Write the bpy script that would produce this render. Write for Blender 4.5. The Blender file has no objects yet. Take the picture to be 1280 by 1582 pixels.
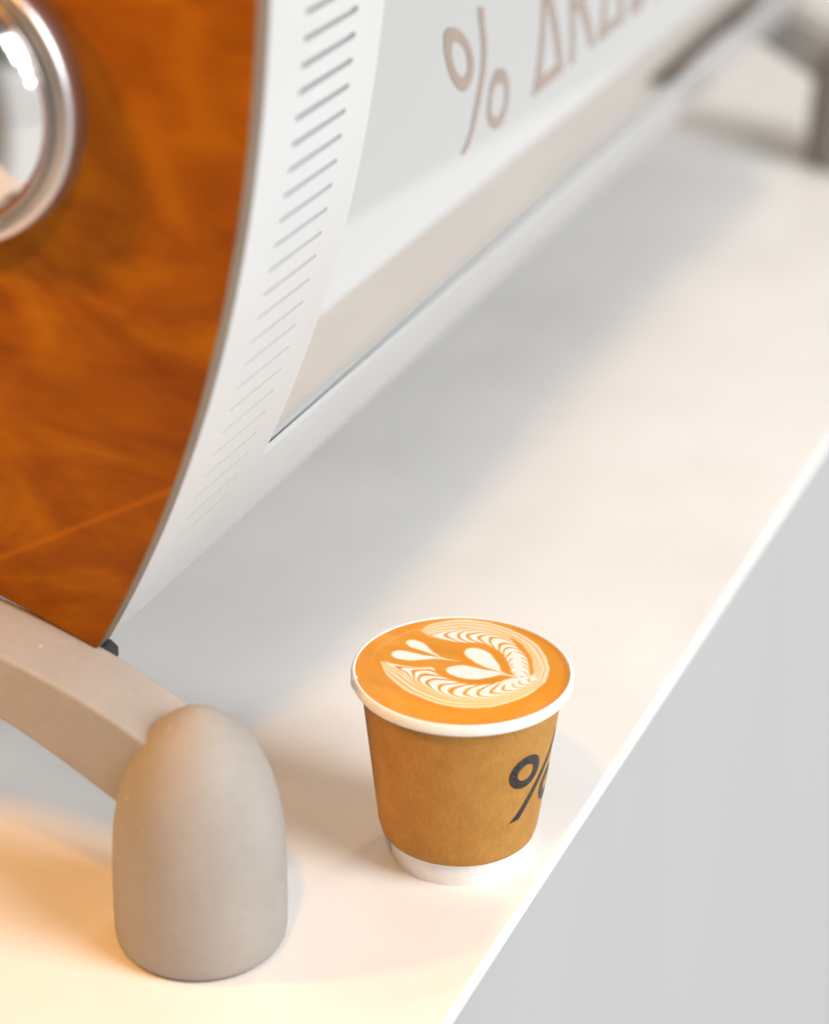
import bpy, bmesh, math, random
import numpy as np
from mathutils import Matrix, Vector
random.seed(4)
scene = bpy.context.scene
coll = scene.collection

# ------------------------------------------------------------------ camera
cd = bpy.data.cameras.new('camera')
cam = bpy.data.objects.new('camera', cd); coll.objects.link(cam)
CAM = Vector((-0.72787, -0.27865, 0.52587))
R_ = Vector((0.386217, -0.922275, 0.015635)); U_ = Vector((0.404435, 0.184549, 0.895753)); F_ = Vector((0.829017, 0.339632, -0.444276))
cam.matrix_world = Matrix(((R_.x, U_.x, -F_.x, CAM.x), (R_.y, U_.y, -F_.y, CAM.y), (R_.z, U_.z, -F_.z, CAM.z), (0, 0, 0, 1)))
cd.sensor_fit = 'VERTICAL'; cd.sensor_height = 36.0; cd.sensor_width = 29.1; cd.lens = 88.02
cd.clip_start = 0.02; cd.clip_end = 60
cd.dof.use_dof = True; cd.dof.focus_distance = 0.905; cd.dof.aperture_fstop = 4.4
scene.camera = cam

# ------------------------------------------------------------------ light
scene.view_settings.view_transform = 'Standard'; scene.view_settings.look = 'None'
scene.view_settings.gamma = 1.0; scene.view_settings.use_curve_mapping = False
scene.view_settings.exposure = -0.06
w = bpy.data.worlds.new('World'); scene.world = w; w.use_nodes = True
# room seen by the reflections: pale floor and daylit shop front all round, darker ceiling
nt = w.node_tree; bg = nt.nodes['Background']
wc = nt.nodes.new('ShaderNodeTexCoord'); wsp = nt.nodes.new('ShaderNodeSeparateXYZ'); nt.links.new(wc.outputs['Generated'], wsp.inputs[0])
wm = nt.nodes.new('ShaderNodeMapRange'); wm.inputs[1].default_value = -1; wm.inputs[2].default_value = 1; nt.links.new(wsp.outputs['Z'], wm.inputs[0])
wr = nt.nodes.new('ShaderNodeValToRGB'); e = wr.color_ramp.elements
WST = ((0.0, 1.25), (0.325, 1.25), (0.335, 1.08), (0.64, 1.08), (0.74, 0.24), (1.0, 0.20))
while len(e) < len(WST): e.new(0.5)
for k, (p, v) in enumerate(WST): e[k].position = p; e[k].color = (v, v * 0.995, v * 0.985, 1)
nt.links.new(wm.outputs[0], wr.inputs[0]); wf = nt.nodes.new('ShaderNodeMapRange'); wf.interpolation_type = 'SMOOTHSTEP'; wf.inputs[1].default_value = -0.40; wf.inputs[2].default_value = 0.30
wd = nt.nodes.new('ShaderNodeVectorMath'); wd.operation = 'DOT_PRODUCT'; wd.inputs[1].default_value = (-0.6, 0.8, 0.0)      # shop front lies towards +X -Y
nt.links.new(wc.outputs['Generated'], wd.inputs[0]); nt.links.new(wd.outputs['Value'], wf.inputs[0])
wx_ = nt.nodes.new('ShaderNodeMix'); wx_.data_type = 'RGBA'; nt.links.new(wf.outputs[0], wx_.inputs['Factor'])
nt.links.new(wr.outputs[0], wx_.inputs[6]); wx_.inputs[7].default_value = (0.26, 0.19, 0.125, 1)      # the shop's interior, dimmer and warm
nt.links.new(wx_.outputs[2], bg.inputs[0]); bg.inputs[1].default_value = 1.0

def area(name, loc, target, power, col, sx, sy=None, shape=None):
    l = bpy.data.lights.new(name, 'AREA'); l.energy = power; l.color = col
    l.shape = shape or ('RECTANGLE' if sy else 'DISK'); l.size = sx
    if sy: l.size_y = sy
    o = bpy.data.objects.new(name, l); coll.objects.link(o); o.location = loc
    d = Vector(target) - Vector(loc); o.rotation_euler = d.to_track_quat('-Z', 'Y').to_euler()
    return o
WARM = (1.0, 0.80, 0.56)
ORANGE = (1.0, 0.46, 0.10)
area('warm_ceiling_lamp', (1.25, -0.16, 1.60), (0.85, 0.05, 0), 4.8, WARM, 0.12)
area('orange_bulb', (-0.55, -0.06, 0.88), (-0.02, 0.07, 0.0), 3.1, ORANGE, 0.06)
area('orange_bulb', (-0.40, 0.58, 0.62), (-0.05, 0.08, 0.03), 4.8, ORANGE, 0.08)
COOL = (0.96, 0.985, 1.0)
area('window_light', (-0.45, -3.05, 2.60), (0.05, 0.05, 0.05), 140, COOL, 2.0, 1.4)
area('window_light', (-0.40, -3.55, 1.65), (0.05, 0.05, 0.05), 32, COOL, 1.0, 0.45)
area('window_light', (-0.40, -3.75, 1.05), (0.05, 0.05, 0.05), 14, COOL, 1.0, 0.25)

# ------------------------------------------------------------------ helpers
def mat(name, col, rough=0.5, metal=0.0, coat=0.0, spec=0.5):
    m = bpy.data.materials.new(name); m.use_nodes = True
    b = m.node_tree.nodes['Principled BSDF']
    b.inputs['Base Color'].default_value = (*col, 1); b.inputs['Roughness'].default_value = rough
    b.inputs['Metallic'].default_value = metal; b.inputs['Coat Weight'].default_value = coat
    b.inputs['Specular IOR Level'].default_value = spec
    return m, m.node_tree, b
def N(nt, t, **kw):
    n = nt.nodes.new(t)
    for k, v in kw.items():
        if k in n.inputs: n.inputs[k].default_value = v
        else: setattr(n, k, v)
    return n
def ramp(nt, stops):
    r = nt.nodes.new('ShaderNodeValToRGB'); e = r.color_ramp.elements
    while len(e) < len(stops): e.new(0.5)
    for i, (p, c) in enumerate(stops): e[i].position = p; e[i].color = (*c, 1)
    return r
def coords(nt, scale=(1, 1, 1)):
    t = nt.nodes.new('ShaderNodeTexCoord'); m = nt.nodes.new('ShaderNodeMapping'); m.inputs['Scale'].default_value = scale
    nt.links.new(t.outputs['Object'], m.inputs['Vector']); return m.outputs['Vector']
def noise(nt, vec, scale, detail=4, rough=0.55, dist=0.0):
    n = N(nt, 'ShaderNodeTexNoise', Scale=scale, Detail=detail, Roughness=rough, Distortion=dist)
    nt.links.new(vec, n.inputs['Vector']); return n.outputs['Fac']
def bump(nt, b, fac, strength, dist):
    n = N(nt, 'ShaderNodeBump', Strength=strength, Distance=dist)
    nt.links.new(fac, n.inputs['Height']); nt.links.new(n.outputs['Normal'], b.inputs['Normal']); return n

def empty(name, loc, label=None, cat=None):
    o = bpy.data.objects.new(name, None); coll.objects.link(o); o.location = loc; o.empty_display_size = 0.02
    if label: o['label'] = label; o['category'] = cat
    return o
def mesh(name, verts, faces, m, parent=None, smooth=False, mats=None, fmat=None):
    me = bpy.data.meshes.new(name); me.from_pydata([tuple(v) for v in verts], [], faces); me.update()
    o = bpy.data.objects.new(name, me); coll.objects.link(o)
    for mm in (mats or [m]): me.materials.append(mm)
    if fmat:
        for p, i in zip(me.polygons, fmat): p.material_index = i
    if smooth:
        for p in me.polygons: p.use_smooth = True
    if parent:
        o.parent = parent; o.matrix_parent_inverse = parent.matrix_world.inverted() if parent.type != 'EMPTY' else Matrix.Translation(-parent.location)
    return o
def fix_normals(o):
    bm = bmesh.new(); bm.from_mesh(o.data); bmesh.ops.recalc_face_normals(bm, faces=bm.faces); bm.to_mesh(o.data); bm.free()
def bevel(o, wd, seg=3, ang=35):
    b = o.modifiers.new('bevel', 'BEVEL'); b.width = wd; b.segments = seg; b.limit_method = 'ANGLE'; b.angle_limit = math.radians(ang)
    b.harden_normals = False
def smooth_angle(o, ang=35):
    me = o.data
    for p in me.polygons: p.use_smooth = True
    bm = bmesh.new(); bm.from_mesh(me)
    for e in bm.edges:
        e.smooth = not (len(e.link_faces) == 2 and e.calc_face_angle(0) > math.radians(ang))
    bm.to_mesh(me); bm.free()
def lathe(prof, n=96, cx=0, cy=0, z0=0):
    vs, fs = [], []
    k = len(prof)
    for i in range(n):
        a = 2 * math.pi * i / n
        for r, z in prof: vs.append((cx + r * math.cos(a), cy + r * math.sin(a), z0 + z))
    for i in range(n):
        j = (i + 1) % n
        for q in range(k - 1):
            fs.append((i * k + q, j * k + q, j * k + q + 1, i * k + q + 1))
    return vs, fs
def weld(o, d=1e-6):
    bm = bmesh.new(); bm.from_mesh(o.data); bmesh.ops.remove_doubles(bm, verts=bm.verts, dist=d)
    bmesh.ops.dissolve_degenerate(bm, edges=bm.edges, dist=1e-7)
    bmesh.ops.recalc_face_normals(bm, faces=bm.faces); bm.to_mesh(o.data); bm.free()

# ------------------------------------------------------------------ materials
# white solid-surface counter
M_counter, nt, b = mat('counter_white', (0.80, 0.785, 0.765), 0.36, spec=0.3)
v = coords(nt); f1 = noise(nt, v, 9, 5, 0.6); f2 = noise(nt, v, 420, 3, 0.6)
r = ramp(nt, [(0.3, (0.765, 0.747, 0.722)), (0.7, (0.84, 0.825, 0.81))]); nt.links.new(f1, r.inputs[0])
v2 = N(nt, 'ShaderNodeTexVoronoi', Scale=150.0); nt.links.new(v, v2.inputs['Vector'])
sp = N(nt, 'ShaderNodeMapRange'); sp.inputs[1].default_value = 0.03; sp.inputs[2].default_value = 0.07; sp.inputs[3].default_value = 0.16; sp.inputs[4].default_value = 0.0
nt.links.new(v2.outputs['Distance'], sp.inputs[0])
gt = N(nt, 'ShaderNodeMath', operation='GREATER_THAN'); gt.inputs[1].default_value = 0.80
sx = N(nt, 'ShaderNodeSeparateColor'); nt.links.new(v2.outputs['Color'], sx.inputs[0]); nt.links.new(sx.outputs[0], gt.inputs[0])
mu = N(nt, 'ShaderNodeMath', operation='MULTIPLY'); nt.links.new(sp.outputs[0], mu.inputs[0]); nt.links.new(gt.outputs[0], mu.inputs[1])
mx = N(nt, 'ShaderNodeMix', data_type='RGBA'); nt.links.new(mu.outputs[0], mx.inputs['Factor']); nt.links.new(r.outputs[0], mx.inputs[6]); mx.inputs[7].default_value = (0.40, 0.33, 0.27, 1)
nt.links.new(mx.outputs[2], b.inputs['Base Color']); bump(nt, b, f2, 0.06, 0.0006)
wipe = noise(nt, coords(nt, (0.35, 1.6, 1)), 14, 4, 0.6, 0.8); rr = N(nt, 'ShaderNodeMapRange'); rr.inputs[1].default_value = 0.3; rr.inputs[2].default_value = 0.7; rr.inputs[3].default_value = 0.27; rr.inputs[4].default_value = 0.44
nt.links.new(wipe, rr.inputs[0]); nt.links.new(rr.outputs[0], b.inputs['Roughness'])

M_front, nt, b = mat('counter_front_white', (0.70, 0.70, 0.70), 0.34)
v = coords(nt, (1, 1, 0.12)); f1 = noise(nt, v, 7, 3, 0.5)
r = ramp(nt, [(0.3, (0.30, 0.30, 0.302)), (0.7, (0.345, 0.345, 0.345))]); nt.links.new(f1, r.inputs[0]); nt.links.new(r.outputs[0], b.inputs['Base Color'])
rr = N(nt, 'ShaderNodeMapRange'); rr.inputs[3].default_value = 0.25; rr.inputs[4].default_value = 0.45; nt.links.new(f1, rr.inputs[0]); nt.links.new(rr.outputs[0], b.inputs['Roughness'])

# cast, powder-coated leg
M_leg, nt, b = mat('leg_stone_grey', (0.46, 0.425, 0.39), 0.62)
v = coords(nt); f1 = noise(nt, v, 45, 5, 0.62); f2 = noise(nt, v, 1500, 3, 0.6); f3 = noise(nt, v, 260, 3, 0.6)
r = ramp(nt, [(0.28, (0.325, 0.305, 0.283)), (0.72, (0.355, 0.336, 0.314))]); nt.links.new(f1, r.inputs[0])
v2 = N(nt, 'ShaderNodeTexVoronoi', Scale=170.0); nt.links.new(v, v2.inputs['Vector'])
sx = N(nt, 'ShaderNodeSeparateColor'); nt.links.new(v2.outputs['Color'], sx.inputs[0])
gt = N(nt, 'ShaderNodeMath', operation='GREATER_THAN'); gt.inputs[1].default_value = 0.93; nt.links.new(sx.outputs[0], gt.inputs[0])
lt = N(nt, 'ShaderNodeMath', operation='LESS_THAN'); lt.inputs[1].default_value = 0.16; nt.links.new(v2.outputs['Distance'], lt.inputs[0])
mu = N(nt, 'ShaderNodeMath', operation='MULTIPLY'); nt.links.new(gt.outputs[0], mu.inputs[0]); nt.links.new(lt.outputs[0], mu.inputs[1])
mu2 = N(nt, 'ShaderNodeMath', operation='MULTIPLY'); nt.links.new(mu.outputs[0], mu2.inputs[0]); mu2.inputs[1].default_value = 0.45
mx = N(nt, 'ShaderNodeMix', data_type='RGBA'); nt.links.new(mu2.outputs[0], mx.inputs['Factor']); nt.links.new(r.outputs[0], mx.inputs[6]); mx.inputs[7].default_value = (0.62, 0.61, 0.59, 1)
mx2 = N(nt, 'ShaderNodeMix', data_type='RGBA', blend_type='MULTIPLY'); mx2.inputs['Factor'].default_value = 0.14
r3 = ramp(nt, [(0.35, (0.72, 0.72, 0.72)), (0.6, (1, 1, 1))]); nt.links.new(f3, r3.inputs[0])
nt.links.new(mx.outputs[2], mx2.inputs[6]); nt.links.new(r3.outputs[0], mx2.inputs[7]); nt.links.new(mx2.outputs[2], b.inputs['Base Color'])
bump(nt, b, f2, 0.22, 0.0006)

# lacquered wood
M_wood, nt, b = mat('wood_lacquered', (0.5, 0.16, 0.02), 0.38, coat=0.0, spec=0.10)
b.inputs['Coat Roughness'].default_value = 0.16
v = coords(nt, (1, 0.55, 1.0)); big = noise(nt, v, 20, 4, 0.52, 2.6)
vs = coords(nt, (1, 0.10, 1.0)); fine = noise(nt, vs, 260, 5, 0.6, 0.4); mid = noise(nt, coords(nt, (1, 0.28, 1.0)), 48, 4, 0.6, 2.2)
r1 = ramp(nt, [(0.25, (0.19, 0.047, 0.0012)), (0.5, (0.275, 0.081, 0.0014)), (0.72, (0.365, 0.128, 0.0016))]); nt.links.new(big, r1.inputs[0])
r2 = ramp(nt, [(0.3, (0.62, 0.55, 0.5)), (0.65, (1.1, 1.1, 1.1))]); nt.links.new(mid, r2.inputs[0])
m1 = N(nt, 'ShaderNodeMix', data_type='RGBA', blend_type='MULTIPLY'); m1.inputs['Factor'].default_value = 0.32
nt.links.new(r1.outputs[0], m1.inputs[6]); nt.links.new(r2.outputs[0], m1.inputs[7])
r3 = ramp(nt, [(0.32, (0.70, 0.66, 0.62)), (0.55, (1, 1, 1))]); nt.links.new(fine, r3.inputs[0])
m2 = N(nt, 'ShaderNodeMix', data_type='RGBA', blend_type='MULTIPLY'); m2.inputs['Factor'].default_value = 0.22
nt.links.new(m1.outputs[2], m2.inputs[6]); nt.links.new(r3.outputs[0], m2.inputs[7])
# one thin pale straight streak mixed into the colour, crossing the lower corner
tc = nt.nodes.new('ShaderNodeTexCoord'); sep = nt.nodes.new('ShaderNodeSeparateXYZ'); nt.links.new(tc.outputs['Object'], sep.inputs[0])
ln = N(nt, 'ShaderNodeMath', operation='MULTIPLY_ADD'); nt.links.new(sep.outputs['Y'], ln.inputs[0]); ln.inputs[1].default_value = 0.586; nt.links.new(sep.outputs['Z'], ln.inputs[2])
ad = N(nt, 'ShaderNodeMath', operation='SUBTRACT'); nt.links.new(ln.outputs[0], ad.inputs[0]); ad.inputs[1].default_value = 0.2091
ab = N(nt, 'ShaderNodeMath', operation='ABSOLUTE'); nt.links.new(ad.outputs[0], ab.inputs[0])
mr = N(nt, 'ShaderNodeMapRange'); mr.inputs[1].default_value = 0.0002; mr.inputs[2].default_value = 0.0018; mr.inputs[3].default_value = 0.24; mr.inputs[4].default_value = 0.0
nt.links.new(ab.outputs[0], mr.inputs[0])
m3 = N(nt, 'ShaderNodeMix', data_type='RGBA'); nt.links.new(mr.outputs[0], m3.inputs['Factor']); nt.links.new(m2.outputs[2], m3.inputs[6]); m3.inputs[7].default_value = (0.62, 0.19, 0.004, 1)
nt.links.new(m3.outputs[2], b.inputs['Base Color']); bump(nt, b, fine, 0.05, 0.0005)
M_edge, nt, b = mat('wood_edge_band', (0.30, 0.20, 0.125), 0.5)
f1 = noise(nt, coords(nt, (1, 1, 0.15)), 300, 3); r = ramp(nt, [(0.3, (0.125, 0.078, 0.044)), (0.7, (0.165, 0.108, 0.064))]); nt.links.new(f1, r.inputs[0]); nt.links.new(r.outputs[0], b.inputs['Base Color'])

M_white, nt, b = mat('panel_white_enamel', (0.80, 0.80, 0.80), 0.22)
f1 = noise(nt, coords(nt), 12, 3); r = ramp(nt, [(0.3, (0.48, 0.48, 0.48)), (0.7, (0.51, 0.51, 0.508))]); nt.links.new(f1, r.inputs[0]); nt.links.new(r.outputs[0], b.inputs['Base Color'])
M_mirror, nt, b = mat('mirror_steel', (0.66, 0.66, 0.655), 0.045, metal=1.0)
f1 = noise(nt, coords(nt), 40, 4); rr = N(nt, 'ShaderNodeMapRange'); rr.inputs[3].default_value = 0.03; rr.inputs[4].default_value = 0.08; nt.links.new(f1, rr.inputs[0]); nt.links.new(rr.outputs[0], b.inputs['Roughness'])
M_letter, nt, b = mat('lettering_taupe', (0.27, 0.20, 0.155), 0.22)
f1 = noise(nt, coords(nt), 90, 3); r = ramp(nt, [(0.3, (0.25, 0.185, 0.14)), (0.7, (0.29, 0.215, 0.17))]); nt.links.new(f1, r.inputs[0]); nt.links.new(r.outputs[0], b.inputs['Base Color'])
M_core, nt, b = mat('machine_interior_grey', (0.06, 0.055, 0.05), 0.6)
f1 = noise(nt, coords(nt), 30, 3); r = ramp(nt, [(0.3, (0.10, 0.095, 0.088)), (0.7, (0.15, 0.14, 0.13))]); nt.links.new(f1, r.inputs[0]); nt.links.new(r.outputs[0], b.inputs['Base Color'])
M_chrome, nt, b = mat('chrome', (0.66, 0.64, 0.62), 0.1, metal=1.0)
f1 = noise(nt, coords(nt), 60, 3); rr = N(nt, 'ShaderNodeMapRange'); rr.inputs[3].default_value = 0.08; rr.inputs[4].default_value = 0.13; nt.links.new(f1, rr.inputs[0]); nt.links.new(rr.outputs[0], b.inputs['Roughness'])
M_satin, nt, b = mat('satin_steel', (0.56, 0.55, 0.55), 0.34, metal=1.0)
f1 = noise(nt, coords(nt), 60, 3); rr = N(nt, 'ShaderNodeMapRange'); rr.inputs[3].default_value = 0.28; rr.inputs[4].default_value = 0.42; nt.links.new(f1, rr.inputs[0]); nt.links.new(rr.outputs[0], b.inputs['Roughness'])
M_rubber, nt, b = mat('black_rubber', (0.02, 0.018, 0.016), 0.6)
bump(nt, b, noise(nt, coords(nt), 600, 2), 0.1, 0.0005)

# paper cup
M_kraft, nt, b = mat('kraft_paper', (0.42, 0.225, 0.075), 0.75, spec=0.25)
v = coords(nt); f1 = noise(nt, v, 90, 5, 0.62); f2 = noise(nt, coords(nt, (1, 1, 0.35)), 900, 4, 0.65)
r = ramp(nt, [(0.3, (0.40, 0.192, 0.040)), (0.7, (0.48, 0.243, 0.057))]); nt.links.new(f1, r.inputs[0])
r2 = ramp(nt, [(0.3, (0.78, 0.76, 0.74)), (0.62, (1.03, 1.03, 1.03))]); nt.links.new(f2, r2.inputs[0])
m1 = N(nt, 'ShaderNodeMix', data_type='RGBA', blend_type='MULTIPLY'); m1.inputs['Factor'].default_value = 0.6
nt.links.new(r.outputs[0], m1.inputs[6]); nt.links.new(r2.outputs[0], m1.inputs[7]); nt.links.new(m1.outputs[2], b.inputs['Base Color'])
bump(nt, b, f2, 0.10, 0.0004)
M_paper, nt, b = mat('white_paper', (0.84, 0.83, 0.82), 0.38)
f1 = noise(nt, coords(nt), 300, 3); r = ramp(nt, [(0.3, (0.82, 0.81, 0.80)), (0.7, (0.86, 0.855, 0.845))]); nt.links.new(f1, r.inputs[0]); nt.links.new(r.outputs[0], b.inputs['Base Color'])
bump(nt, b, f1, 0.05, 0.0003)
M_ink, nt, b = mat('black_ink', (0.022, 0.017, 0.014), 0.5, spec=0.2)
v = coords(nt); f1 = noise(nt, v, 1600, 3, 0.7); r = ramp(nt, [(0.45, (0.014, 0.011, 0.009)), (0.68, (0.085, 0.075, 0.068))]); nt.links.new(f1, r.inputs[0]); nt.links.new(r.outputs[0], b.inputs['Base Color'])
bump(nt, b, f1, 0.2, 0.0003)
M_coffee, nt, b = mat('latte', (0.7, 0.3, 0.05), 0.30)
at = nt.nodes.new('ShaderNodeAttribute'); at.attribute_name = 'crema'; nt.links.new(at.outputs['Color'], b.inputs['Base Color'])
b.inputs['Specular IOR Level'].default_value = 0.16
bump(nt, b, noise(nt, coords(nt), 1500, 3, 0.6), 0.04, 0.0003)

# ------------------------------------------------------------------ counter (the setting)
def counter():
    y0, y1, x0, x1, th = -0.0356, 1.0, -1.0, 2.6, 0.0
    # front edge rolled over with a small radius, then the vertical front
    rad = 0.0026; prof = [(y1, 0.0)]
    k = 8
    for i in range(k + 1):
        a = math.pi / 2 * i / k
        prof.append((y0 + rad - rad * math.sin(a), -rad + rad * math.cos(a)))
    prof += [(y0, -0.0032)]
    prof += [(y0 + 0.012, -0.0032), (y1, -0.0032)]
    n = len(prof); vs = [(x, y, z) for x in (x0, x1) for y, z in prof]
    fs = [(i, i + 1, n + i + 1, n + i) for i in range(n - 1)] + [(n - 1, 0, n, 2 * n - 1)]
    fs += [tuple(range(n)), tuple(range(n, 2 * n))]
    o = mesh('counter', vs, fs, M_counter); fix_normals(o); smooth_angle(o, 30); o['kind'] = 'structure'
    return o
counter()
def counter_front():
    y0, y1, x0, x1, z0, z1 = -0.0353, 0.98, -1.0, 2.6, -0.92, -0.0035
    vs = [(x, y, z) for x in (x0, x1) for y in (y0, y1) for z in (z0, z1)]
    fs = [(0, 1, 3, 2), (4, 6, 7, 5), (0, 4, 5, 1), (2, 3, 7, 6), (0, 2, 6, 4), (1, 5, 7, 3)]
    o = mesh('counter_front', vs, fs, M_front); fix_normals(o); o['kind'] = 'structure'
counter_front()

# ------------------------------------------------------------------ espresso machine
mach = empty('espresso_machine', (0.385, 0.30, 0.0), 'white espresso machine with polished wood end panel and mirrored back, standing on grey legs', 'espresso machine')
PC = [-0.8234924730665415, 1.5943652579377134, -0.8328581621380285, 0.17444157843822825]
def ywood(z): return ((PC[0] * z + PC[1]) * z + PC[2]) * z + PC[3]
def ysheet(z): return ywood(z) + 0.0018
_mz = np.linspace(0.120, 0.36, 481)
_ms = np.interp(_mz, [0.120, 0.133, 0.158, 0.180, 0.213, 0.26, 0.30, 0.36], [-0.57, -0.52, -0.33, -0.145, 0.0, 0.235, 0.42, 0.55])
_my = np.concatenate([[0], np.cumsum((_ms[1:] + _ms[:-1]) / 2 * np.diff(_mz))]); _my += 0.0934 - np.interp(0.133, _mz, _my)
def ymirror(z): return float(np.interp(z, _mz, _my))
XW, WT = -0.0704, 0.0095          # outer wood face, thickness
XE = 0.841                        # far wood face
ZTOP, YB = 0.425, 0.60
def wood_panel(xa, xb):
    P = []
    zs = np.linspace(0.0962, ZTOP - 0.03, 40)
    P += [(ywood(z), z) for z in zs]
    yc = ywood(ZTOP - 0.03)
    for i in range(1, 9):
        a = math.pi / 2 * i / 8; P.append((yc + 0.03 - 0.03 * math.cos(a), ZTOP - 0.03 + 0.03 * math.sin(a)))
    ye = 2 * YB - 0.60
    P += [(YB - 0.05, ZTOP), (YB, ZTOP - 0.06), (YB - 0.02, 0.22), (YB - 0.07, 0.118), (0.20, 0.1190), (0.17, 0.1145), (0.1464, 0.1085)]
    n = len(P); vs = [(x, y, z) for x in (xa, xb) for y, z in P]
    fs = [tuple(range(n)), tuple(range(2 * n - 1, n - 1, -1))]; fm = [0, 0]
    for i in range(n): j = (i + 1) % n; fs.append((i, n + i, n + j, j)); fm.append(1)
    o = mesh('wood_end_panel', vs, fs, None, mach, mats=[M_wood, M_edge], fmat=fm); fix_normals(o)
    bevel(o, 0.0009, 2, 40); return o
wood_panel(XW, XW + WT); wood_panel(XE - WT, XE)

def sheared(x, z): return x + 0.035 * (z - 0.15)
def back_sheet():
    """white enamelled sheet, following the curved back; louvre slots either side of a window"""
    xL, xR = XW + WT, XE - WT
    wL, wR = 0.0245, 0.7465
    z_lo, z_wb, z_wt = 0.0953, 0.1335, 0.345
    V, Fs = [], []; idx = {}
    def vert(x, z, sh):
        xx = sheared(x, z) if sh else x
        key = (round(xx, 6), round(z, 6))
        if key not in idx: idx[key] = len(V); V.append((xx, ysheet(z), z))
        return idx[key]
    def quad(a, b_, c, d):
        f = []
        for q in (a, b_, c, d):
            if q not in f: f.append(q)
        if len(f) > 2: Fs.append(tuple(f))
    # arc-length table
    zz = np.linspace(z_lo, ZTOP, 800); yy = np.array([ysheet(z) for z in zz])
    ss = zz - z_lo
    S = lambda z: float(np.interp(z, zz, ss)); Zs = lambda s: float(np.interp(s, ss, zz))
    def slot_col(x0, x1, sl0, sl1, sh0, sh1, edge0, edge1):
        cols = [(x0, edge0)]
        ends = 5; rad = 0.0010
        xs = [sl0 + rad - rad * math.cos(math.pi / 2 * i / ends) for i in range(ends + 1)] + [sl1 - rad + rad * math.sin(math.pi / 2 * i / ends) for i in range(ends + 1)]
        xs_all = [x0] + xs + [x1]
        hs = [0] + [math.sqrt(max(0, rad * rad - max(0, sl0 + rad - x, x - (sl1 - rad)) ** 2)) for x in xs] + [0]
        shf = [edge0] + [True] * len(xs) + [edge1]
        pitch = 0.00866; s = 0.0
        s_first = S(0.1285)
        rows = []
        s = s_first - pitch / 2
        # plain part under the slots
        zs = [Zs(q) for q in np.linspace(0, s, 9)]
        for a, c in zip(zs[:-1], zs[1:]):
            for i in range(len(xs_all) - 1):
                quad(vert(xs_all[i], a, shf[i]), vert(xs_all[i + 1], a, shf[i + 1]), vert(xs_all[i + 1], c, shf[i + 1]), vert(xs_all[i], c, shf[i]))
        while s + pitch < ss[-1] - 0.012:
            sc = s + pitch / 2
            for i in range(len(xs_all) - 1):
                fz = 0.34 + 0.76 * min(1, max(0, (Zs(sc) - 0.20) / 0.10)); h0, h1 = hs[i] * fz, hs[i + 1] * fz
                def vv(q, i): return vert(xs_all[i], Zs(q), shf[i])
                quad(vv(s, i), vv(s, i + 1), vv(sc - h1, i + 1), vv(sc - h0, i))
                quad(vv(sc + h0, i), vv(sc + h1, i + 1), vv(s + pitch, i + 1), vv(s + pitch, i))
            s += pitch
        zs = [Zs(q) for q in np.linspace(s, ss[-1], 4)]
        for a, c in zip(zs[:-1], zs[1:]):
            for i in range(len(xs_all) - 1):
                quad(vert(xs_all[i], a, shf[i]), vert(xs_all[i + 1], a, shf[i + 1]), vert(xs_all[i + 1], c, shf[i + 1]), vert(xs_all[i], c, shf[i]))
    slot_col(xL, wL, -0.0395, 0.0020, 0, 0, False, True)
    slot_col(wR, xR, 0.770, 0.811, 0, 0, True, False)
    for za, zb, n in ((z_lo, z_wb, 12), (z_wt, ZTOP, 8)):
        zs = np.linspace(za, zb, n + 1)
        for a, c in zip(zs[:-1], zs[1:]):
            quad(vert(wL, a, True), vert(wR, a, True), vert(wR, c, True), vert(wL, c, True))
    o = mesh('back_sheet', V, Fs, M_white, mach, smooth=True)
    sol = o.modifiers.new('thickness', 'SOLIDIFY'); sol.thickness = 0.0022; sol.offset = 0
    es = o.modifiers.new('split', 'EDGE_SPLIT'); es.split_angle = math.radians(35)
    return o
back_sheet()

def mirror():
    zs = np.linspace(0.128, 0.352, 90); vs = []; fs = []
    xa, xb = 0.019, 0.7535; 
    for z in zs:
        for x in (xa, xb): vs.append((sheared(x, z), ymirror(z), z))
    for i in range(len(zs) - 1): fs.append((2 * i, 2 * i + 1, 2 * i + 3, 2 * i + 2))
    o = mesh('mirror_panel', vs, fs, M_mirror, mach, smooth=True)
    s = o.modifiers.new('thickness', 'SOLIDIFY'); s.thickness = 0.002; s.offset = -1
    es = o.modifiers.new('split', 'EDGE_SPLIT'); es.split_angle = math.radians(35)
    return o
mir = mirror()

def glyph(name, outer, inner=None, sub=2.0):
    """flat print on the curved mirror: outline in (X, Z) millimetres, filled and cut into short pieces"""
    bm = bmesh.new()
    loops = []
    for L in [outer] + ([inner] if inner else []):
        pts = []
        n = len(L)
        for i in range(n):
            a, c = L[i], L[(i + 1) % n]; k = max(1, int(math.hypot(c[0] - a[0], c[1] - a[1]) / sub))
            for q in range(k): pts.append((a[0] + (c[0] - a[0]) * q / k, a[1] + (c[1] - a[1]) * q / k))
        vs = [bm.verts.new(((p[0] - 5.0) / 1000, 0, (p[1] + 1.6) / 1000)) for p in pts]
        for i in range(len(vs)): bm.edges.new((vs[i], vs[(i + 1) % len(vs)]))
    bmesh.ops.triangle_fill(bm, edges=bm.edges[:], use_beauty=True)
    for z in np.arange(0.196, 0.262, 0.003):
        bmesh.ops.bisect_plane(bm, geom=bm.verts[:] + bm.edges[:] + bm.faces[:], plane_co=(0, 0, z), plane_no=(0, 0, 1))
    for v in bm.verts: v.co.y = ymirror(v.co.z) - 0.00015
    for f in bm.faces:
        f.normal_update()
        if f.normal.y > 0: f.normal_flip()
    me = bpy.data.meshes.new(name); bm.to_mesh(me); bm.free()
    o = bpy.data.objects.new(name, me); coll.objects.link(o); me.materials.append(M_letter); o.parent = mir
    o.matrix_parent_inverse = Matrix.Identity(4); return o
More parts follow.
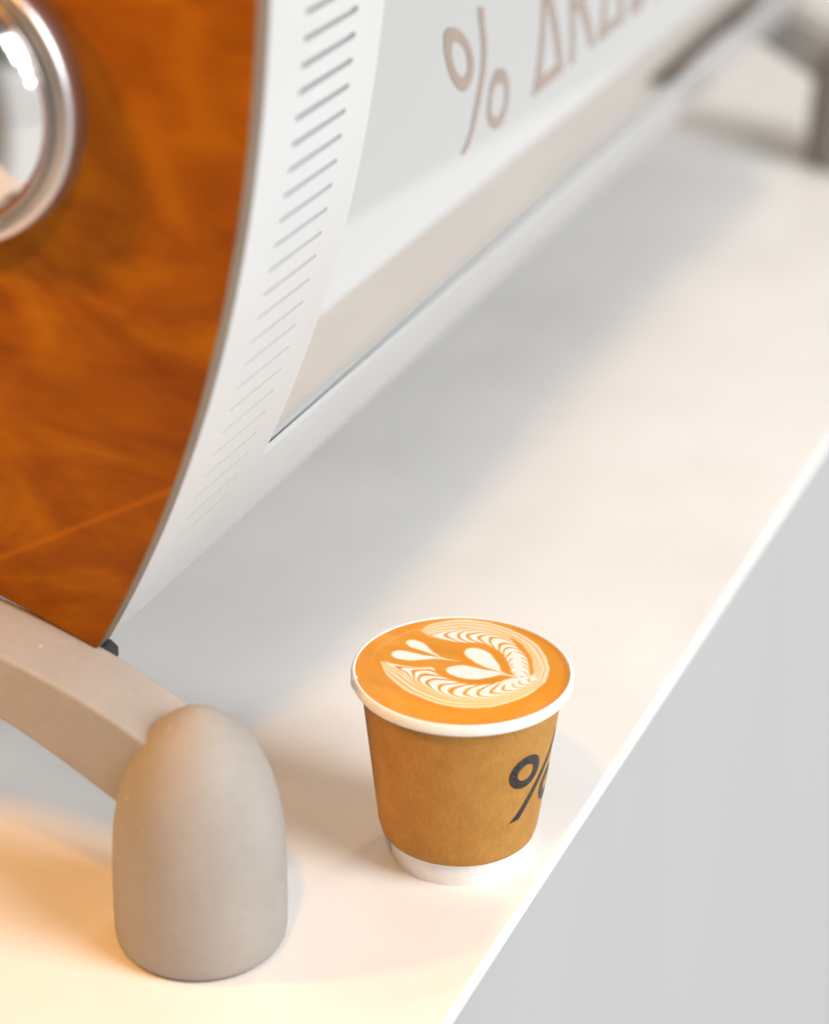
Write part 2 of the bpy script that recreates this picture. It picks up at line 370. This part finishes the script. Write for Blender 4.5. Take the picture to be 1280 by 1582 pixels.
def smooth_loop(L, n=48):
    """closed Catmull-Rom through the points"""
    out = []; k = len(L); per = max(2, n // k)
    for i in range(k):
        p0, p1, p2, p3 = (np.array(L[(i + q) % k], float) for q in (-1, 0, 1, 2))
        for t in np.arange(per) / per:
            out.append(tuple(0.5 * (2 * p1 + (p2 - p0) * t + (2 * p0 - 5 * p1 + 4 * p2 - p3) * t * t + (3 * p1 - p0 - 3 * p2 + p3) * t ** 3)))
    return out
glyph('percent_ring', smooth_loop([(172.8, 252.6), (175.1, 255.7), (179.5, 256.6), (184.7, 255.5), (190.3, 252.7), (195.4, 248.1), (198.4, 243.3), (199.6, 237.8), (197.8, 233.0), (193.7, 230.0), (188.5, 228.8), (183.7, 230.1), (178.8, 233.6), (174.7, 238.4), (172.5, 244.1), (171.8, 248.6)]),
      smooth_loop([(178.8, 246.8), (180.8, 249.6), (184.2, 249.7), (188.4, 248.0), (191.7, 245.0), (193.3, 241.7), (193.3, 238.0), (191.7, 235.4), (188.5, 234.6), (184.8, 235.7), (181.5, 238.4), (179.3, 242.3)]))
glyph('percent_ring', smooth_loop([(214.4, 220.2), (216.0, 223.6), (220.0, 227.2), (224.4, 228.3), (229.5, 227.4), (234.7, 224.5), (237.1, 220.3), (237.3, 214.7), (235.9, 209.5), (233.3, 205.5), (228.9, 202.7), (223.5, 202.7), (217.7, 205.1), (213.5, 209.5), (212.5, 214.5)]),
      smooth_loop([(217.2, 215.5), (218.6, 219.8), (222.2, 222.0), (227.1, 221.8), (231.3, 219.5), (233.0, 215.1), (231.9, 210.7), (227.9, 207.8), (222.6, 208.1), (217.9, 211.4)]))
glyph('percent_slash', [(211.4, 257.1), (210.3, 251.5), (210.0, 245.6), (209.0, 239.2), (206.8, 232.9), (203.5, 227.7), (200.1, 222.6), (196.5, 216.7), (193.3, 210.7), (188.7, 206.5), (183.8, 203.3)] +
      [(217.4, 255.7), (216.1, 250.8), (215.4, 244.3), (214.2, 237.8), (211.5, 230.9), (207.8, 225.1), (204.0, 219.2), (200.1, 214.1), (196.5, 208.5), (192.1, 204.4), (188.4, 202.3)][::-1])
def letter_a(x0, z0):
    glyph('letter_a', [(x0, z0), (x0 + 18.5, z0 + 50.5), (x0 + 22.5, z0 + 50.5), (x0 + 39.5, z0 + 1.2)], [(x0 + 9.5, z0 + 6.0), (x0 + 18.9, z0 + 38.5), (x0 + 30.5, z0 + 6.6)])
def arc(cx, cz, rx, rz, a0, a1, n=14): return [(cx + rx * math.cos(math.radians(a0 + (a1 - a0) * i / n)), cz + rz * math.sin(math.radians(a0 + (a1 - a0) * i / n))) for i in range(n + 1)]
letter_a(267.2, 204.6)
def letter_r(x, z):
    glyph('letter_r', [(x, z), (x, z + 49), (x + 14, z + 49)] + arc(x + 14, z + 36, 12, 13, 88, -60) + [(x + 34, z + 1), (x + 27, z + 1), (x + 13, z + 22), (x + 6, z + 22), (x + 6, z)],
          [(x + 6, z + 28), (x + 6, z + 43.5), (x + 13, z + 43.5)] + arc(x + 13, z + 35.7, 6.5, 7.7, 88, -88) )
letter_r(314.8, 206.0)
letter_a(353, 206.5)
def letter_b(x, z):
    glyph('letter_b', [(x, z), (x, z + 49), (x + 12, z + 49)] + arc(x + 12, z + 37.5, 10, 11.5, 88, -60) + arc(x + 13, z + 13.5, 13, 13.5, 60, -88))
letter_b(401, 207)
glyph('letter_i', [(438, 207), (438, 256), (444, 256), (444, 207)])
glyph('letter_c', arc(480, 231.5, 25, 25, 45, 315, 24) + arc(480, 231.5, 19, 19, 315, 45, 24))
letter_a(512, 207)

# body core behind the sheet (top, interior, floor of the machine)
def core():
    zs = np.linspace(0.104, ZTOP - 0.004, 30)
    P = [(max(ysheet(z) + 0.014, (ymirror(z) + 0.012 if z < 0.36 else 0)), z) for z in zs]
    P += [(YB - 0.06, ZTOP - 0.004), (YB - 0.012, ZTOP - 0.07), (YB - 0.03, 0.225), (YB - 0.09, 0.122), (0.24, 0.128), (0.15, 0.108)]
    n = len(P); xa, xb = XW + WT + 0.0005, XE - WT - 0.0005
    vs = [(x, y, z) for x in (xa, xb) for y, z in P]
    fs = [tuple(range(n)), tuple(range(2 * n - 1, n - 1, -1))] + [(i, n + i, n + (i + 1) % n, (i + 1) % n) for i in range(n)]
    o = mesh('machine_body', vs, fs, M_core, mach); fix_normals(o)
    vs = [(x, y, z) for x in (XW + WT + 0.0003, XE - WT - 0.0003) for y in (ysheet(ZTOP) - 0.001, YB - 0.055) for z in (ZTOP - 0.003, ZTOP - 0.0005)]
    o = mesh('top_cover', vs, [(0, 1, 3, 2), (4, 6, 7, 5), (0, 4, 5, 1), (2, 3, 7, 6), (0, 2, 6, 4), (1, 5, 7, 3)], M_white, mach); fix_normals(o)
core()

# round chrome boss on the wood
def boss():
    cy, cz = 0.1517, 0.2896
    prof = [(0.0430, 0.0), (0.0485, 0.0), (0.0490, 0.0009), (0.0490, 0.0085), (0.0484, 0.0102), (0.0472, 0.0110), (0.0438, 0.0110), (0.0430, 0.0104), (0.0428, 0.0095), (0.0428, 0.001), (0.0430, 0.0)]
    vs, fs = lathe(prof, 128); vs = [(XW - z, cy + x, cz + y) for x, y, z in vs]
    ring = mesh('trim_ring', vs, fs, M_satin, mach); weld(ring); smooth_angle(ring, 40)
    pr = []
    for i in range(25):
        a = math.pi / 2 * i / 24
        pr.append((0.0427 * math.cos(a) + 0.00001, 0.0095 + 0.023 * math.sin(a)))
    pr = [(0.0427, 0.0)] + pr
    vs, fs = lathe(pr, 96); vs = [(XW - z, cy + x, cz + y) for x, y, z in vs]
    d = mesh('chrome_dome', vs, fs, M_chrome, mach, smooth=True); weld(d, 2e-5)
    for p in d.data.polygons: p.use_smooth = True
boss()

# legs: an arched arm coming out from under the body into a bullet-shaped foot
def leg(fx, fy, flip=1, far=False):
    top = [(-0.004, 0.0720), (0.004, 0.0765), (0.0135, 0.0812), (0.0244, 0.0868), (0.039, 0.0930), (0.0537, 0.0980), (0.0686, 0.1022), (0.09, 0.107), (0.12, 0.111), (0.16, 0.114), (0.24, 0.116)]
    bot = [(-0.004, 0.0400), (0.004, 0.0425), (0.0120, 0.0465), (0.0257, 0.0542), (0.0405, 0.0624), (0.0553, 0.0700), (0.0703, 0.0767), (0.09, 0.084), (0.12, 0.091), (0.16, 0.097), (0.24, 0.100)]
    def dense(L):
        t = np.linspace(0, len(L) - 1, 40); L = np.array(L); i = np.arange(len(L))
        out = []
        for q in t:
            k = min(int(q), len(L) - 2); fr = q - k
            p0, p1, p2, p3 = L[max(k - 1, 0)], L[k], L[k + 1], L[min(k + 2, len(L) - 1)]
            out.append(0.5 * (2 * p1 + (p2 - p0) * fr + (2 * p0 - 5 * p1 + 4 * p2 - p3) * fr ** 2 + (3 * p1 - p0 - 3 * p2 + p3) * fr ** 3))
        return out
    T, B = dense(top), dense(bot); n = len(T)
    xa, xb = -0.0110, 0.0195
    vs = []
    for i in range(n):
        for x, (y, z), dz in ((xa, T[i], 0), (xb, T[i], 0), (xb, B[i], 0), (xa, B[i], 0)):
            vs.append((fx + x, fy + flip * y, z + dz))
    fs = [(0, 1, 2, 3), (4 * n - 1, 4 * n - 2, 4 * n - 3, 4 * n - 4)]
    for i in range(n - 1):
        for q in range(4): fs.append((4 * i + q, 4 * i + (q + 1) % 4, 4 * i + 4 + (q + 1) % 4, 4 * i + 4 + q))
    arm = mesh('leg', vs, fs, M_leg, mach); fix_normals(arm); bevel(arm, 0.0022, 3, 50)
    smooth_angle(arm, 50)
    prof = [(0.0, 0.0008), (0.0275, 0.0008), (0.0288, 0.0016), (0.0298, 0.0036), (0.0302, 0.0065), (0.0303, 0.016), (0.0302, 0.028), (0.0299, 0.038), (0.0292, 0.048), (0.0277, 0.057), (0.0254, 0.0655), (0.0223, 0.073), (0.0182, 0.0800), (0.0137, 0.0850), (0.0094, 0.0885), (0.0056, 0.0908), (0.0026, 0.0919), (0.00001, 0.0922)]
    vs, fs = lathe(prof, 96, fx, fy); ft = mesh('foot', vs, fs, M_leg, arm, smooth=True); weld(ft, 2e-5)
    for p in ft.data.polygons: p.use_smooth = True
    vs, fs = lathe([(0.0, 0.0), (0.0272, 0.0), (0.0272, 0.001), (0.0, 0.001)], 48, fx, fy); pd = mesh('pad', vs, fs, M_rubber, arm); weld(pd)
    return arm
FX, FY = -0.0864, 0.0621
leg(FX, FY); leg(0.857, FY)
leg(FX, 0.55, -1); leg(0.857, 0.55, -1)
# black rubber spacer between the wood and the leg
vs = [(x, y, z) for x in (-0.0690, -0.0600) for (y, z) in ((0.1060, 0.0925), (0.1085, 0.0945), (0.1200, 0.0985), (0.1200, 0.0930), (0.1060, 0.0890))]
o = mesh('spacer', vs, [(0, 1, 2, 3, 4), (9, 8, 7, 6, 5)] + [(i, 5 + i, 5 + (i + 1) % 5, (i + 1) % 5) for i in range(5)], M_rubber, mach); fix_normals(o)

# ------------------------------------------------------------------ the cup
cup = empty('paper_cup', (0, 0, 0), 'brown kraft paper cup filled to the brim with a latte, beside the counter edge', 'cup')
HR = 0.0771
def kraft_r(z): return 0.0289 + (0.0362 - 0.0289) * (z - 0.0115) / 0.0595
# white inner cup: recessed foot, wall, rolled rim
prof = [(0.0, 0.004), (0.0232, 0.004), (0.0236, 0.0), (0.0243, 0.0), (0.0246, 0.0006), (0.0258, 0.0125), (0.0262, 0.018), (0.0346, 0.0705)]
for i in range(13):
    a = math.radians(-110 + 290 * i / 12)
    prof.append((0.03895 + 0.00105 * math.cos(a), HR - 0.0023 + 0.0023 * math.sin(a)))
prof += [(0.0343, 0.0700), (0.0322, 0.055), (0.0320, 0.054), (0.0, 0.054)]
vs, fs = lathe(prof, 160); o = mesh('inner_cup', vs, fs, M_paper, cup); weld(o); smooth_angle(o, 50)
# lapped paper joint on the rim
ja = math.radians(122)
bm = bmesh.new(); vv = []
for i in range(11):
    a = math.radians(-80 + 235 * i / 10)
    for da in (-0.012, 0.030):
        rr_ = 0.00105 + 0.00022; zz_ = 0.0023 + 0.00022
        R0 = 0.03895 + rr_ * math.cos(a)
        vv.append(bm.verts.new((R0 * math.cos(ja + da), R0 * math.sin(ja + da), HR - 0.0023 + zz_ * math.sin(a))))
for i in range(10): bm.faces.new((vv[2 * i], vv[2 * i + 1], vv[2 * i + 3], vv[2 * i + 2]))
me = bpy.data.meshes.new('rim_joint'); bm.to_mesh(me); bm.free(); o = bpy.data.objects.new('rim_joint', me); coll.objects.link(o); me.materials.append(M_paper); o.parent = cup
s = o.modifiers.new('t', 'SOLIDIFY'); s.thickness = 0.0003; s.offset = 0
# kraft outer wall, curled under at the foot
prof = [(0.0266, 0.0112), (0.0278, 0.0110), (0.0284, 0.0116), (0.02895, 0.0135)] + [(kraft_r(z) + 0.0001, z) for z in np.linspace(0.0155, 0.0732, 24)] + [(0.0360, 0.0733)]
vs, fs = lathe(prof, 160); o = mesh('kraft_sleeve', vs, fs, M_kraft, cup); fix_normals(o); smooth_angle(o, 60)
sleeve = o
# printed mark, wrapped on the sleeve
def print_mark(name, outer, inner=None):
    bm = bmesh.new()
    for L in [outer] + ([inner] if inner else []):
        vs = [bm.verts.new((p[0], p[1], 0)) for p in L]
        for i in range(len(vs)): bm.edges.new((vs[i], vs[(i + 1) % len(vs)]))
    bmesh.ops.triangle_fill(bm, edges=bm.edges[:], use_beauty=True)
    for x in np.arange(-25, 26, 1.0):
        bmesh.ops.bisect_plane(bm, geom=bm.verts[:] + bm.edges[:] + bm.faces[:], plane_co=(x, 0, 0), plane_no=(1, 0, 0))
    bm.normal_update()
    for f in bm.faces:
        if f.normal.z < 0: f.normal_flip()
    for v in bm.verts:
        z = 0.0428 + v.co.y / 1000; r = kraft_r(z) + 0.00022
        th = math.radians(-98.8) + v.co.x / 1000 / 0.0333
        v.co = (r * math.cos(th), r * math.sin(th), z)
    me = bpy.data.meshes.new(name); bm.to_mesh(me); bm.free(); o = bpy.data.objects.new(name, me); coll.objects.link(o); me.materials.append(M_ink); o.parent = sleeve
    o.matrix_parent_inverse = Matrix.Identity(4)
def circ(cx, cy, rx, ry, n=48): return [(cx + rx * math.cos(2 * math.pi * i / n), cy + ry * math.sin(2 * math.pi * i / n)) for i in range(n)]
print_mark('percent_ring', circ(-9.4, 6.9, 7.4, 7.0), circ(-9.3, 6.7, 3.75, 3.4))
print_mark('percent_ring', circ(9.4, -6.9, 7.4, 7.0), circ(9.3, -6.7, 3.75, 3.4))
print_mark('percent_slash', [(-14.2, -14.6), (-9.4, -14.3), (-6.2, -9.8), (-1.0, -3.3), (4.4, 3.2), (9.6, 9.3), (14.6, 14.8), (11.6, 15.0), (6.0, 9.2), (0.4, 2.7), (-4.6, -3.3), (-8.2, -8.0), (-11.0, -11.4)])

# ---- the latte: crema disc with the poured pattern as colour on a fine grid
PETALS = [
 [(11.45, 26.84), (13.58, 26.67), (14.79, 25.03), (14.23, 21.74), (11.94, 18.13), (9.13, 14.7), (7.15, 10.88), (6.91, 6.65), (7.14, 3.74), (6.39, 6.44), (6.11, 10.45), (7.17, 13.9), (7.86, 16.83), (8.54, 20.14), (9.22, 23.46), (10.18, 25.84)],
 [(1.53, 28.1), (3.51, 28.19), (4.98, 26.99), (5.74, 24.27), (5.77, 19.74), (5.94, 15.27), (6.3, 10.61), (6.71, 6.65), (7.02, 3.69), (6.13, 6.33), (5.39, 10.24), (4.17, 13.04), (2.07, 16.69), (0.1, 20.38), (-0.69, 23.82), (-0.09, 26.57)],
 [(13.77, 4.43), (15.98, 4.71), (17.64, 3.78), (18.68, 0.8), (17.21, -3.53), (13.62, -7.54), (9.63, -10.56), (6.75, -12.92), (5.29, -17.02), (6.2, -24.02), (4.65, -17.26), (5.97, -10.85), (6.23, -7.05), (7.77, -2.73), (9.88, 1.09), (11.81, 3.28)],
 [(-0.73, 6.02), (1.57, 5.61), (4.3, 2.61), (4.98, -1.6), (4.88, -6.09), (5.8, -10.8), (5.49, -14.69), (5.94, -24.11), (4.53, -17.67), (4.0, -13.82), (0.1, -10.17), (-3.02, -6.23), (-4.11, -1.49), (-3.62, 2.4), (-2.42, 4.74)]]
UP_IN = [(21.17, 24.63), (19.49, 21.63), (19.08, 17.64), (19.0, 11.52), (20.53, 6.06), (22.54, 2.31), (22.36, -0.78), (20.86, -4.37), (18.3, -8.35), (14.42, -11.7), (9.64, -14.63), (5.81, -17.18), (5.01, -20.06)]
UP_OUT = [(21.84, 24.91), (26.78, 24.64), (31.7, 21.26), (35.75, 15.18), (38.02, 8.38), (37.96, -0.08), (35.02, -9.55), (29.39, -18.42), (21.36, -24.71), (13.53, -28.29), (5.5, -29.6)]
LO_IN = [(-4.02, 29.5), (-4.5, 24.46), (-3.44, 17.39), (-0.59, 11.08), (-4.61, 7.94), (-6.46, 2.74), (-7.29, -2.03), (-6.86, -6.27), (-3.29, -12.22), (1.5, -16.25), (5.24, -19.24), (5.86, -21.94)]
LO_OUT = [(-5.27, 29.56), (-8.72, 27.77), (-12.25, 24.89), (-16.13, 20.24), (-20.37, 13.25), (-22.89, 5.57), (-24.11, -2.95), (-22.74, -11.1), (-18.57, -18.13), (-11.56, -24.11), (-4.07, -27.82), (5.5, -29.6)]
OFF = (-1.15, -0.44)
def latte():
    def mv(L): return [(p[0] + OFF[0], p[1] + OFF[1]) for p in L]
    RC, n = 38.6, 440
    g = np.linspace(-RC, RC, n); X, Y = np.meshgrid(g, g, indexing='ij')
    rng = np.random.default_rng(3)
    def vnoise(x, y, sc, seed):
        r = np.random.default_rng(seed); G = r.random((64, 64)); u = x / sc + 32; q = y / sc + 32
        i = np.floor(u).astype(int); j = np.floor(q).astype(int); fu = u - i; fq = q - j
        fu = fu * fu * (3 - 2 * fu); fq = fq * fq * (3 - 2 * fq); i %= 64; j %= 64; i2 = (i + 1) % 64; j2 = (j + 1) % 64
        return (G[i, j] * (1 - fu) + G[i2, j] * fu) * (1 - fq) + (G[i, j2] * (1 - fu) + G[i2, j2] * fu) * fq
    wx = X + 0.55 * (vnoise(X, Y, 4.5, 1) - 0.5) + 0.25 * (vnoise(X, Y, 1.8, 5) - 0.5)
    wy = Y + 0.55 * (vnoise(X, Y, 4.5, 2) - 0.5) + 0.25 * (vnoise(X, Y, 1.8, 6) - 0.5)
    def sdf(poly):
        P = np.array(poly); d = np.full(X.shape, 1e9); s = np.zeros(X.shape, int)
        for a, c in zip(P, np.roll(P, -1, 0)):
            e = c - a; t = np.clip(((wx - a[0]) * e[0] + (wy - a[1]) * e[1]) / (e @ e), 0, 1)
            d = np.minimum(d, np.hypot(wx - a[0] - t * e[0], wy - a[1] - t * e[1]))
            cr = ((a[1] <= wy) != (c[1] <= wy)) & (wx < (c[0] - a[0]) * (wy - a[1]) / (c[1] - a[1] + 1e-12) + a[0]); s ^= cr
        return np.where(s, -d, d)
    ss = lambda a, c, x: (lambda t: t * t * (3 - 2 * t))(np.clip((x - a) / (c - a), 0, 1))
    white = np.zeros(X.shape)
    for P in PETALS:
        white = np.maximum(white, 1 - ss(-0.75, 0.42, sdf(smooth_loop(mv(P), 64))))
    halo = np.zeros(X.shape)
    tan = np.zeros(X.shape)
    def lobe(pole, inn, out, nstr, tau, hook, vap, flip):
        nonlocal white, tan
        px, py = pole
        dx, dy = wx - px, wy - py
        TH = np.arctan2(dy, dx); RR = np.hypot(dx, dy)
        def tab(L):
            L = np.array(smooth_open(L)); a = np.unwrap(np.arctan2(L[:, 1] - py, L[:, 0] - px)); r = np.hypot(L[:, 0] - px, L[:, 1] - py); return a, r
        ai, ri = tab(inn); ao, ro = tab(out)
        ref = ai[len(ai) // 2]
        def near(a): return a + 2 * np.pi * np.round((ref - a.mean()) / (2 * np.pi))
        ai, ao = near(ai), near(ao)
        TH = TH + 2 * np.pi * np.round((ref - TH) / (2 * np.pi))
        a0 = ao[0]; a1 = ao[-1]
        u = (TH - a0) / (a1 - a0)
        def itp(a, r):
            o = np.argsort(a); tg = np.linspace(a.min() - 0.3, a.max() + 0.3, 720); rg = np.interp(tg, a[o], r[o])
            kk = np.hanning(61); kk /= kk.sum(); rg = np.convolve(np.pad(rg, 30, mode='edge'), kk, 'valid')
            return np.interp(TH, tg, rg)
        Ri, Ro = itp(ai, ri), itp(ao, ro)
        v = (RR - Ri) / np.maximum(Ro - Ri, 0.4)
        inside = ss(-0.03, 0.05, v) * (1 - ss(0.97, 1.02, v)) * ss(-0.012, 0.012, u) * (1 - ss(1.0, 1.02, u))
        wv = np.clip((v - vap) / (1.0 - vap), 0, 0.97)
        Hh = np.where(v > vap, tau * (wv ** 2.0) / (1 - wv) ** 0.75, hook * np.clip((vap - v) / vap, 0, 1) ** 2.2)
        ph = (u - Hh) * nstr + 0.5 * (vnoise(wx, wy, 9, 7) - 0.5) + 0.25 * (vnoise(wx, wy, 3, 17) - 0.5)
        out_ = ph < -0.02
        # outside the first strand: fine lines drawn out along the edge
        ph2 = v * 8.0 + 0.4 * (vnoise(wx, wy, 12, 21) - 0.5)
        gx, gy = np.gradient(ph, g[1] - g[0]); dens = np.where(out_, 0.9, np.hypot(gx, gy))
        fr = np.where(out_, ph2 - np.floor(ph2), ph - np.floor(ph))
        strand = np.floor(ph); var = (np.sin(strand * 12.9898 + flip) * 43758.5453) % 1.0
        line_w = np.clip(0.30 + 0.12 * dens, 0.28, 0.5) * (1 - 0.5 * ss(0.55, 0.95, u)) * (0.75 + 0.5 * var)
        aa = np.clip(dens * 0.22, 0.10, 0.5)
        edge = np.minimum(fr, 1 - fr)
        ln = 1 - ss(line_w / 2 - aa, line_w / 2 + aa, edge)
        milk = 1 - ln
        comp = np.where(out_, 1.0, ss(0.45, 1.2, dens)) * 0.9
        milk = milk * (1 - comp) + (0.46 + 0.55 * (milk - 0.5)) * comp
        white = np.maximum(white, inside * milk)
    def smooth_open(L, per=6):
        L = [np.array(p, float) for p in L]; out = []
        for i in range(len(L) - 1):
            p0, p1, p2, p3 = L[max(i - 1, 0)], L[i], L[i + 1], L[min(i + 2, len(L) - 1)]
            for t in np.arange(per) / per:
                out.append(0.5 * (2 * p1 + (p2 - p0) * t + (2 * p0 - 5 * p1 + 4 * p2 - p3) * t * t + (3 * p1 - p0 - 3 * p2 + p3) * t ** 3))
        out.append(L[-1]); return out
    lobe((4.74, -1.67), mv(UP_IN), mv(UP_OUT), 13.0, 0.58, 0.08, 0.26, 1)
    lobe((18.06, -3.93), mv(LO_IN), mv(LO_OUT), 14.0, 0.50, 0.09, 0.36, -1)
    WR = [(19.49, -11.24), (20.44, -13.35), (16.12, -16.75), (9.9, -19.82), (5.49, -20.73), (4.98, -18.94), (10.36, -15.81), (14.69, -13.58)]
    WL = [(-2.76, -15.65), (1.04, -17.5), (3.62, -20.56), (4.26, -23.98), (1.18, -21.11), (-2.9, -18.63)]
    for P in (WR, WL): white = np.maximum(white, 0.96 * (1 - ss(-0.5, 0.6, sdf(smooth_loop(P, 40)))))
    CR = [(29.51, -7.07), (26.41, -12.75), (20.65, -18.26), (14.57, -21.77), (8.42, -23.9), (7.14, -23.05), (13.29, -20.62), (19.07, -17.14), (23.84, -12.59)]
    white = white * (1 - 0.95 * (1 - ss(-0.4, 0.5, sdf(smooth_loop(CR, 45)))))
    for _ in range(2):                                     # milk bleeds a little into the crema
        p_ = np.pad(white, 1, mode='edge')
        white = (p_[:-2, 1:-1] + p_[2:, 1:-1] + p_[1:-1, :-2] + p_[1:-1, 2:] + 2 * p_[1:-1, 1:-1]) / 6
    # crema colour
    R = np.hypot(X, Y)
    n1 = vnoise(X, Y, 11, 11); n2 = vnoise(X * 0.6 + Y * 0.4, Y, 3.2, 12); n3 = rng.random(X.shape)
    cre = np.array([0.70, 0.285, 0.026])[None, None] * np.ones((n, n, 1))
    dark = np.array([0.60, 0.23, 0.03]); light = np.array([0.73, 0.35, 0.07])
    k = ss(35.2, 37.9, R)[..., None] * 0.55; cre = cre * (1 - k) + dark * k
    k = (0.45 * ss(0.45, 0.95, n1) + 0.22 * (n2 - 0.5))[..., None]; cre = cre * (1 - k) + light * k
    n4 = vnoise(X + 3 * n1, Y * 0.5 - X * 0.3, 6.0, 31); k = (0.5 * ss(0.55, 0.95, n4))[..., None]; cre = cre * (1 - k) + np.array([0.62, 0.23, 0.022]) * k
    bub = np.zeros(X.shape)
    for _ in range(150):                                   # pin-prick bubbles, mostly near the wall
        ra = 37.6 * rng.random() ** 0.22; an = rng.random() * 6.283; br = 0.10 + 0.16 * rng.random()
        bub = np.maximum(bub, np.exp(-((np.hypot(X - ra * np.cos(an), Y - ra * np.sin(an)) - br) / 0.10) ** 2))
    k = (0.30 * bub)[..., None]; cre = cre * (1 - k) + np.array([0.55, 0.19, 0.02]) * k
    # faint swirl left by the pour
    sw = np.exp(-((np.hypot(X - 2, Y - 4) - 29.5 + 1.2 * (n1 - 0.5)) / 0.55) ** 2) * ss(0.2, 0.9, (Y + 6) / 38) * ss(-6, 6, X + 4)
    k = (0.35 * sw)[..., None]; cre = cre * (1 - k) + np.array([0.80, 0.42, 0.13]) * k
    milk_c = np.array([0.88, 0.84, 0.81]); tan_c = np.array([0.86, 0.58, 0.28])
    wt = white[..., None]
    col = np.where(wt < 0.5, cre * (1 - wt / 0.5) + tan_c * (wt / 0.5), tan_c * (1 - (wt - 0.5) / 0.5) + milk_c * ((wt - 0.5) / 0.5))
    col *= (1 + 0.03 * (n3 - 0.5))[..., None]
    # mesh
    keep = R <= RC - 0.05
    idx = -np.ones((n, n), int); idx[keep] = np.arange(keep.sum())
    zs = 0.0764 + 0.0003 * ss(36.4, 38.3, R)
    vs = np.stack([X[keep] / 1000, Y[keep] / 1000, zs[keep]], 1)
    q = keep[:-1, :-1] & keep[1:, :-1] & keep[1:, 1:] & keep[:-1, 1:]
    fs = np.stack([idx[:-1, :-1][q], idx[1:, :-1][q], idx[1:, 1:][q], idx[:-1, 1:][q]], 1)
    me = bpy.data.meshes.new('latte'); me.from_pydata(vs.tolist(), [], fs.tolist()); me.update()
    o = bpy.data.objects.new('latte', me); coll.objects.link(o); me.materials.append(M_coffee); o.parent = cup
    at = me.color_attributes.new('crema', 'FLOAT_COLOR', 'POINT')
    c4 = np.ones((keep.sum(), 4), np.float32); c4[:, :3] = np.clip(col[keep], 0, 1); at.data.foreach_set('color', c4.ravel())
    for p in me.polygons: p.use_smooth = True
    o['label'] = 'latte with poured rosetta and heart in white milk foam'
latte()
